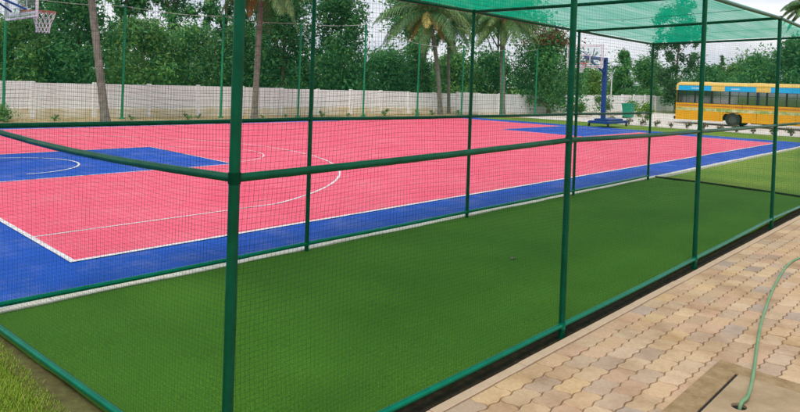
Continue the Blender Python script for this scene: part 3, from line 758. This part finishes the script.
for cy_, _ in (WC_R, WC_F):
    for xa, sgn in ((BX+.04, -1), (BX+BW-.04, 1)):
        wcz = BZ+.43
        q = MB(); n = 28; rr = [.25, .40, .43, .43, .40, .25]; xx = [0, .0, .03, .20, .23, .23]
        vs_ = []; fs_ = []
        for r_, x_ in zip(rr, xx):
            for k in range(n): vs_.append((xa-sgn*x_, cy_+r_*math.cos(2*math.pi*k/n), wcz+r_*math.sin(2*math.pi*k/n)))
        for a in range(5):
            for k in range(n): kk = (k+1) % n; fs_.append((a*n+k, a*n+kk, (a+1)*n+kk, (a+1)*n+k))
        q.add(vs_, fs_); wh = q.build('wheel', M['rubber'], bus, smooth=True)
        q = MB(); q.tube([(xa-sgn*.02, cy_, wcz), (xa-sgn*.05, cy_, wcz), (xa-sgn*.06, cy_, wcz), (xa-sgn*.06, cy_, wcz), (xa-sgn*.015, cy_, wcz)], [.252, .24, .2, .1, .085], 24)
        q.build('rim', M['hub'], wh, smooth=True)
q = MB(); q.box((BX+.3, Y0+.3, BZ+.36), (BX+BW-.3, Y1-.4, zs+.40)); q.box((BX+.15, 8.0, BZ+.22), (BX+.9, 9.3, zs+.3), bev=.03)
q.build('chassis', M['dark'], bus)
y = Y1-.55
while y > Y0+1.2:
    for xa in (BX+.10, BX+1.25):
        q = MB(); q.box((xa, y-.08, zs+.52), (xa+.88, y+.03, 1.62), bev=.05); q.box((xa, y-.5, zs+.52), (xa+.88, y-.085, zs+.72), bev=.04)
        q.build('seat', M['seat'], bus)
    y -= .86

# ================================================================== VEGETATION
def leaf_cloud(centres, radii, n, size, pal, rg, flat=.0, up=.35, tsplit=None):
    """n leaf faces spread through lumps given by centres/radii"""
    centres = np.array(centres, float); radii = np.array(radii, float)
    if radii.ndim == 1: radii = np.repeat(radii[:, None], 3, 1)*rg.uniform(.72, 1.25, (len(radii), 3))
    wgt = np.prod(radii, 1)**.7; wgt /= wgt.sum()
    idx = rg.choice(len(centres), n, p=wgt)
    d = rg.normal(size=(n, 3)); d /= np.linalg.norm(d, axis=1)[:, None]
    # ragged lumps: the reach of a lump changes with direction, and stray sprays stick out
    ph = rg.uniform(0, 6.28, (len(centres), 3))
    rag = 1+.22*np.sin(4*d[:, 0]+ph[idx, 0])+.22*np.sin(5*d[:, 1]+ph[idx, 1])+.18*np.sin(5*d[:, 2]+ph[idx, 2])
    rad = rg.random(n)**.42*rag
    stray = rg.random(n) < .10
    rad = np.where(stray, rad*rg.uniform(1., 1.45, n), rad)
    P = centres[idx]+d*rad[:, None]*radii[idx]
    nrm = d*.6+rg.normal(size=(n, 3))*.55+np.array([0, 0, up]); nrm /= np.linalg.norm(nrm, axis=1)[:, None]
    a = rg.normal(size=(n, 3)); a -= nrm*(a*nrm).sum(1)[:, None]; a /= np.linalg.norm(a, axis=1)[:, None]; a[:, 2] -= flat; b = np.cross(nrm, a)
    ln = size*rg.uniform(.6, 1.35, n)[:, None]; wd = ln*rg.uniform(.28, .5, n)[:, None]
    V = np.stack([P-a*ln, P-b*wd+a*ln*.1, P+a*ln, P+b*wd+a*ln*.1], 1)
    lump = rg.uniform(.62, 1.38, len(centres))
    pal = np.array(pal); C = pal[rg.integers(0, len(pal), n)]*lump[idx][:, None]*rg.uniform(.75, 1.25, n)[:, None]
    return V, C
DARK = [(.070, .26, .095), (.095, .30, .095), (.15, .35, .095), (.055, .22, .095)]
MID = [(.13, .34, .12), (.18, .39, .11), (.095, .29, .12), (.26, .43, .11)]
LIGHT = [(.19, .33, .055), (.24, .38, .065), (.14, .27, .05)]
GREY = [(.09, .17, .08), (.12, .20, .09), (.07, .14, .07)]
def tree(label, loc, h, r, pal, seed, n=5000, leaf=.11, low=.25, shape='round', lumps=26, gaps=.0, trunk_r=None, cat='tree', lean=(0, 0), group='trees beyond the wall', name='tree', accent=None):
    rg = np.random.default_rng(seed); rnd = random.Random(seed)
    z0 = gz(loc[0], loc[1])
    t = thing(name, label, cat, (loc[0], loc[1], z0), group)
    zc0 = h*low; tr = trunk_r or h*.022+.03
    cs = []; rs = []; lumps = int(lumps*1.7)
    for k in range(lumps):
        v = rg.random(); zz = zc0+(h-zc0)*v
        if shape == 'round': env = math.sin(math.pi*min(1, .12+.88*v)**.8)**.6
        elif shape == 'cone': env = (1-v)**.8*.95+.06
        elif shape == 'tall': env = .55+.45*math.sin(math.pi*v)
        else: env = 1-.35*v
        a = rg.uniform(0, 6.283); q = rg.random()**.5*r*env*.82
        lr = r*rg.uniform(.20, .44)*(.6 if shape == 'cone' else 1)*(.75 if shape == 'tall' else 1)
        zz = min(zz, h-lr*.75)
        cs.append((q*math.cos(a)+lean[0]*v, q*math.sin(a)+lean[1]*v, zz)); rs.append(lr*(1-gaps*.4))
    V, C = leaf_cloud(cs, rs, n, leaf, pal, rg)
    if accent is not None:
        zt = V[:, :, 2].mean(1); msk = (zt > h*.80) & (rg.random(n) < .55); C[msk] = np.array(accent)*rg.uniform(.7, 1.2, (msk.sum(), 1))
    quads('crown', V, C, M['leaf'], t)
    q = MB(); B = Vector(t.location)
    top = Vector((lean[0]*.8, lean[1]*.8, h*.86))
    path_ = [Vector((0, 0, -.1)), Vector((rnd.uniform(-.1, .1), rnd.uniform(-.1, .1), h*.25)), Vector((lean[0]*.4+rnd.uniform(-.15, .15), lean[1]*.4, h*.55)), top]
    cp = catmull(path_, 5); k = len(cp)
    q.tube([B+p_ for p_ in cp], [tr*(1.25 if i == 0 else 1)*(1-.82*i/(k-1)) for i in range(k)], 8)
    for k2 in range(min(9, lumps)):
        c = Vector(cs[k2]); st = cp[min(len(cp)-2, max(2, int(len(cp)*min(.85, (c.z/h)*.75))))]
        mid = st.lerp(c, .5)+Vector((0, 0, .1*r)); q.tube([B+st, B+mid, B+c], [tr*.42, tr*.28, tr*.1], 5)
    q.build('trunk', M['bark'], t, smooth=True)
    return t
G = 'trees beyond the wall'
# the thicket behind the wall on the left
tree('bushy mid green tree whose crown reaches up to the nearer hoop net', (9.2, 34.1), 4.8, 2.2, MID+LIGHT[2:], 1, 9500, .12, .05, lumps=34)
tree('dark tree at the left edge behind the wall', (7.4, 37.0), 5.2, 2.6, DARK, 2, 8000, .13, .05, lumps=30)
tree('tall dense dark tree behind the leaning palm trunk', (11.6, 33.1), 6.6, 2.1, DARK, 3, 12000, .12, .04, 'col', lumps=40)
tree('low bushy green tree between leaning palm and first tall fence post', (14.8, 32.2), 4.9, 2.4, MID+LIGHT[2:], 4, 10000, .115, .04, lumps=34)
tree('rounded mid green tree under the sky gap left of the corner post', (17.5, 31.3), 5.0, 2.4, MID+DARK[:1], 5, 10000, .115, .04, lumps=34)
tree('small dark tree just behind the second palm trunk', (19.9, 30.8), 5.2, 2.1, DARK+MID[:1], 6, 8500, .115, .04, lumps=30)
tree('massive dark green tree rising out of frame beside the straight palm', (22.9, 30.4), 7.8, 2.7, DARK, 7, 15000, .13, .03, 'col', lumps=46)
tree('massive dark tree right of the second cage post, out of frame at top', (26.4, 28.9), 7.6, 2.5, DARK, 8, 14000, .13, .03, 'col', lumps=46)
tree('broad low tree below the drooping palm frond', (30.8, 29.1), 4.2, 2.5, DARK+MID[:1], 9, 8500, .13, .05, lumps=30)
tree('feathery mid green tree left of the curved coconut palm', (33.0, 28.2), 5.2, 2.1, MID+DARK[:2], 10, 8500, .12, .05, 'cone', lumps=38)
tree('low light green tree behind the curved palm trunk', (37.8, 28.9), 4.6, 2.8, MID+LIGHT[:1], 11, 8000, .14, .04, lumps=30)
tree('low dark tree behind the stout palm trunk', (41.6, 27.9), 4.7, 2.9, DARK+MID[:2], 12, 8500, .14, .04, lumps=30)
# sparse tall ones further back, with sky between
for k, (x, y, h, r, lab) in enumerate(((17.7, 41.1, 10, 2.3, 'tall thin sparse tree against the sky beside the first fence post'), (20.6, 40.2, 9.4, 2.4, 'tall sparse tree with sky showing through, mid thicket'),
                                       (23.6, 38.1, 9.6, 2.0, 'thin sparse tree just left of the nearest cage post'), (14.0, 44.5, 10.2, 1.9, 'slender far tree seen above the nearer hoop'), (25.6, 36.9, 9.6, 2.1, 'thin sparse tree just right of the nearest cage post'))):
    tree(lab, (x, y), h, r, DARK+GREY[:1]+MID[:1], 40+k, 9000, .15, .12, 'tall', lumps=58, gaps=.35)
# dense round tree in front of the wall near the far hoop
tree('dense round dark tree with reddish young leaves on top near the far hoop', (42.9, 23.3), 6.6, 3.1, DARK+MID[:2], 13, 15000, .13, .10, lumps=50, accent=(.26, .09, .035))
tree('bright yellow green tree far behind the far hoop', (73.6, 35.1), 4.8, 4.0, LIGHT, 14, 6000, .2, .04, lumps=26)
tree('pointed conical dark tree right of the far hoop', (71.3, 30.2), 6.6, 2.3, MID+DARK[:2], 15, 7500, .16, .03, 'cone', lumps=46)
tree('wide dome shaped tree beside the pointed conical tree', (76.1, 29.5), 6.0, 3.1, MID+DARK[:1], 16, 8000, .18, .03, lumps=32)
tree('tall open tree with lobed crown seen through the shade roof', (62.3, 20.9), 11.2, 2.9, GREY+DARK[:2], 17, 11000, .15, .12, 'tall', lumps=36, gaps=.3, trunk_r=.16)
tree('low tree behind the rear end of the bus', (62.1, 18.1), 4.6, 2.6, DARK+MID[:1], 18, 6500, .16, .04, lumps=26)
tree('light green tree rising just above the bus roof', (66.3, 16.7), 4.9, 3.2, MID+LIGHT[:1], 19, 7500, .16, .04, lumps=30)
tree('dark tree behind the middle of the bus', (60.1, 13.0), 5.6, 2.9, DARK+MID[:2], 20, 9000, .15, .04, lumps=34)
tree('big dark tree at the right behind the bus', (58.4, 10.3), 6.7, 3.0, DARK, 21, 11000, .15, .04, lumps=38)
tree('very dark tree at the right edge of the view behind the bus', (58.3, 7.2), 7.6, 3.2, DARK, 22, 10000, .15, .04, lumps=34)
tree('thin spire shaped tree far away above the bus', (95.3, 26.9), 7.4, 1.1, GREY+DARK[:1], 23, 2600, .18, .05, 'cone', lumps=26)
# tall trees whose crowns hang over the palms
tree('tall dark tree with high crown behind the stout palm and shade roof', (47.8, 31.5), 13.0, 4.8, MID+DARK[:2], 24, 12000, .19, .56, lumps=40, trunk_r=.16)
tree('tall tree with high spreading crown behind the curved palm', (40.0, 33.5), 12.5, 4.8, MID+DARK[:2], 25, 12000, .19, .54, lumps=40, trunk_r=.16)
# far belt of trees: one mass
rg = np.random.default_rng(77); cs = []; rs = []
for k in range(420):
    a = rg.uniform(-.12, 2.3); dd = rg.uniform(62, 110) if a < .62 else rg.uniform(46, 62)
    x, y = -1.4+dd*math.cos(a), -2.4+dd*math.sin(a)
    if y < 30 and dd < 85: dd = rg.uniform(88, 120); x, y = -1.4+dd*math.cos(a), -2.4+dd*math.sin(a)
    hh_ = dd*.038+1.4
    cs.append((x, y, rg.uniform(.2, hh_))); rs.append(rg.uniform(1.2, 2.6))
V, C = leaf_cloud(cs, rs, 90000, .24, DARK+MID, rg)
tag(quads('treeline', V, C, M['leaf']), 'far belt of mixed green trees beyond the wall', 'trees', kind='stuff')

# coconut palms
def palm(label, base, top, r0, r1, seed, nf=26, L=3.0, crown_c=None, dead=5, bend=None, group='coconut palms by the wall', az0=0, droop=1.0):
    rg = np.random.default_rng(seed); rnd = random.Random(seed)
    z0 = gz(*base); t = thing('palm_tree', label, 'palm tree', (base[0], base[1], z0), group); B = Vector(t.location)
    b_, tp = Vector((base[0], base[1], z0-.1)), Vector(top)
    bend = Vector(bend or (0, 0, 0))
    pts = []; rr = []
    n = 46
    for i in range(n):
        s_ = i/(n-1); p_ = b_.lerp(tp, s_)+bend*math.sin(math.pi*s_)
        pts.append(p_); rr.append((r0+(r1-r0)*s_)*(1+.5*max(0, 1-s_*12)*.6)*(1.04 if i % 2 else .97))
    q = MB(); q.tube(pts, rr, 12); q.build('trunk', M['palm_bark'], t, smooth=True)
    def fronds(k, elev_rng, L, pal, name, seed2):
        rg = np.random.default_rng(seed2); VV = []; CC = []; rq = MB()
        for f in range(k):
            az = az0+2*math.pi*(f+rg.uniform(-.3, .3))/k*1.0+(f % 3)*.2; el = rg.uniform(*elev_rng); Lf = L*rg.uniform(.85, 1.1)
            hd = Vector((math.cos(az), math.sin(az), 0)); p_ = Vector(tp); dirn = hd*math.cos(el)+Vector((0, 0, math.sin(el)))
            m_ = 26; path_ = [p_.copy()]; rc = []
            for i in range(m_):
                dirn.z -= droop*(.030+.075*i/m_); dirn.normalize(); p_ = p_+dirn*(Lf/m_); path_.append(p_.copy())
            rq.tube(path_, [.035*(1-.9*i/m_) for i in range(m_+1)], 5)
            side = hd.cross(Vector((0, 0, 1))).normalized(); base_c = np.array(pal[rg.integers(len(pal))])*rg.uniform(.8, 1.2)
            for i in range(3, m_+1):
                s_ = i/m_; ll = Lf*.23*math.sin(math.pi*min(1, .12+.86*s_))**.7+.06
                tdir = (path_[i]-path_[i-1]).normalized()
                for sd in (-1, 1):
                    for kk in range(2):
                        st = path_[i].lerp(path_[i-1], kk*.5)
                        dl = (side*sd*.8+tdir*.45+Vector((0, 0, -.35-.5*rg.random()))).normalized(); e1 = st+dl*ll*.55; e2 = e1+(dl+Vector((0, 0, -.55))).normalized()*ll*.45
                        wv = tdir*(.027+.009*rg.random())
                        VV.append([st-wv*.5, st+wv*.5, e1+wv, e1-wv]); VV.append([e1-wv, e1+wv, e2+wv*.25, e2-wv*.25])
                        c_ = base_c*rg.uniform(.75, 1.25); CC += [c_, c_]
        V = np.array([[list(v-B) for v in q_] for q_ in VV]); quads(name, V, np.array(CC), M['frond'], t)
        return rq
    a = fronds(nf, (-.5, 1.25), L, [(.09, .19, .055), (.12, .22, .06), (.07, .165, .055), (.16, .25, .07)], 'crown', seed)
    a.build('frond_stems', M['frond_stem'], t)
    if dead:
        a = fronds(dead, (-.75, .1), L*.62, [(.42, .33, .08), (.36, .26, .07), (.48, .40, .12), (.24, .26, .07)], 'withered_fronds', seed+1); a.build('withered_stems', M['frond_stem'], t)
    return t
M['frond_stem'] = mat('frond_stem', (.13, .16, .05), .7, .2)
palm('coconut palm with grey trunk leaning left at the left of the court', (8.77, 22.35), (8.05, 23.35, 7.9), .155, .115, 101, L=2.8, dead=0)
palm('coconut palm with straight pale trunk and brown hanging fronds', (16.0, 23.2), (16.0, 22.9, 6.45), .15, .12, 102, L=2.9, dead=9)
palm('curved coconut palm with yellowing fronds and long green frond to the left', (29.7, 23.2), (28.95, 23.85, 6.35), .15, .12, 103, L=3.6, dead=9, bend=(.12, -.12, 0))
palm('slim coconut palm leaning behind the curved palm', (31.4, 23.9), (31.5, 24.25, 5.7), .11, .09, 104, L=2.2, dead=2, nf=14)
palm('stout coconut palm with feathery crown under the shade roof', (37.1, 23.6), (37.25, 24.0, 6.7), .20, .17, 105, L=3.2, dead=5)
palm('distant palm whose dark crown shows above the bus at the far right', (61.0, 10.0), (61, 10.0, 9.3), .16, .13, 106, L=2.6, dead=0, group='palms behind the bus')

# young plant on the lawn by the drive
def leafy(name, label, cat, loc, h, r, n, pal, seed, leaf=.05, group=None, stems=6):
    rg = np.random.default_rng(seed); z0 = gz(*loc); t = thing(name, label, cat, (loc[0], loc[1], z0), group)
    cs = [(r*.6*rg.normal()*.6, r*.6*rg.normal()*.6, h*rg.uniform(.35, .9)) for _ in range(10)]
    V, C = leaf_cloud(cs, [r*.45]*10, n, leaf, pal, rg); V[:, :, 2] = np.maximum(V[:, :, 2], .01); quads('foliage', V, C, M['leaf'], t)
    q = MB(); B = Vector(t.location)
    for k in range(stems):
        c = Vector(cs[k % 10]); q.tube([B+Vector((c.x*.15, c.y*.15, -.03)), B+Vector((c.x*.5, c.y*.5, c.z*.6)), B+c], [.014, .01, .004], 5)
    q.build('stem', M['bark'], t); return t
leafy('young_tree', 'young yellow green sapling on the verge beside the bus', 'sapling', (37.6, 13.6), 1.35, .55, 420, LIGHT, 201, .11)
first = leafy('small_shrub', 'small reddish green shrub in the row edging the concrete drive', 'shrub', (36.75, 12.6), .42, .26, 160, [(.10, .13, .04), (.16, .10, .05), (.07, .12, .04)], 202, .05, 'shrubs along the drive')
rnd = random.Random(9)
for k in range(1, 17):
    c = copy_tree(first); y = 12.6-.86*k if k < 14 else 12.6+.86*(k-13); x = 36.75+rnd.uniform(-.15, .15)
    c.location = (x, y, gz(x, y)); c.rotation_euler.z = rnd.uniform(0, 6); s_ = rnd.uniform(.7, 1.25); c.scale = (s_, s_, s_)
first = leafy('seedling', 'small dark green seedling on the bare soil along the wall', 'seedling', (4.3, 24.1), .42, .2, 130, MID+DARK, 203, .05, 'seedlings along the wall')
for k in range(1, 15):
    c = copy_tree(first); x = 4.3+1.9*k+rnd.uniform(-.8, .8); y = 24.2-.055*x+rnd.uniform(-.3, .3)
    c.location = (x, y, gz(x, y)); c.rotation_euler.z = rnd.uniform(0, 6); s_ = rnd.uniform(.45, 1.1); c.scale = (s_*1.2, s_*1.2, s_*rnd.uniform(.7, 1.1))
leafy('shrub', 'larger leafy shrub at the foot of the wall left of the leaning palm', 'shrub', (5.6, 24.0), .62, .55, 700, MID+LIGHT[:1], 204, .06)
for k, (x, y, h, lab) in enumerate(((48.5, 21.6, 1.5, 'light green bush against the wall behind the far hoop pole'), (50.2, 19.8, 1.1, 'low bush on the stones right of the far hoop base'), (44.5, 21.9, 1.0, 'low pale bush under the round dark tree'))):
    leafy('bush', lab, 'bush', (x, y), h, .9, 900, LIGHT+MID, 210+k, .10, 'bushes by the far wall')

# pale stones heaped before the far wall
rg = np.random.default_rng(31)
for k in range(46):
    x = rg.uniform(40.5, 55); y = 20.6-.03*(x-40)+rg.normal()*.9; r_ = rg.uniform(.14, .36)
    q = MB(); nlat, nlon = 5, 8; vs_ = []; sc_ = rg.uniform(.7, 1.3, 3)*r_; z0 = gz(x, y)
    for a in range(nlat+1):
        for b_ in range(nlon):
            th, ph = math.pi*a/nlat, 2*math.pi*b_/nlon; kk = 1+rg.normal()*.10*(0 < a < nlat)
            vs_.append((x+sc_[0]*kk*math.sin(th)*math.cos(ph), y+sc_[1]*kk*math.sin(th)*math.sin(ph), z0+r_*.45+sc_[2]*.8*kk*math.cos(th)))
    q.add(vs_, [(a*nlon+b_, a*nlon+(b_+1) % nlon, (a+1)*nlon+(b_+1) % nlon, (a+1)*nlon+b_) for a in range(nlat) for b_ in range(nlon)])
    o = q.build('stone', M['stone'])
    tag(o, 'pale rough stone in the heap before the far wall', 'stone', 'stones before the far wall')

# green wheeled bin
bx_, by_ = 45.6, 18.2; bz = gz(bx_, by_)
t = thing('rubbish_bin', 'green lidded rubbish bin standing before the white wall', 'bin', (bx_, by_, bz))
q = MB()
vs_ = []
for zz, hw in ((.08, .26), (.12, .28), (.98, .36), (1.02, .38), (1.06, .38)):
    vs_ += [(bx_-hw, by_-hw, bz+zz), (bx_+hw, by_-hw, bz+zz), (bx_+hw, by_+hw, bz+zz), (bx_-hw, by_+hw, bz+zz)]
fs_ = [(3, 2, 1, 0), (16, 17, 18, 19)]+[(a*4+i, a*4+(i+1) % 4, a*4+4+(i+1) % 4, a*4+4+i) for a in range(4) for i in range(4)]
q.add(vs_, fs_); q.build('bin_body', M['bin'], t)
q = MB(); q.box((bx_-.40, by_-.40, bz+1.062), (bx_+.40, by_+.40, bz+1.12), bev=.02); q.box((bx_-.1, by_-.44, bz+1.09), (bx_+.1, by_-.401, bz+1.12)); q.build('lid', M['bin'], t)
for sx in (-.25, .25):
    q = MB(); q.tube([(bx_+sx-.03, by_+.24, bz+.1), (bx_+sx+.03, by_+.24, bz+.1)], .1, 14); q.build('wheel', M['rubber'], t, smooth=True)

# slim white pole
px_, py_ = 48.4, 20.9; pz_ = gz(px_, py_)
t = thing('white_pole', 'slim white pole standing right of the far hoop', 'pole', (px_, py_, pz_))
q = MB(); q.tube([(px_, py_, pz_-.05), (px_, py_, 3.15)], .05, 10); q.build('shaft', M['white'], t, smooth=True)
q = MB(); q.tube([(px_, py_, 3.15), (px_, py_, 3.19), (px_, py_, 3.21)], [.07, .07, .02], 10); q.build('cap', M['steel'], t, smooth=True)
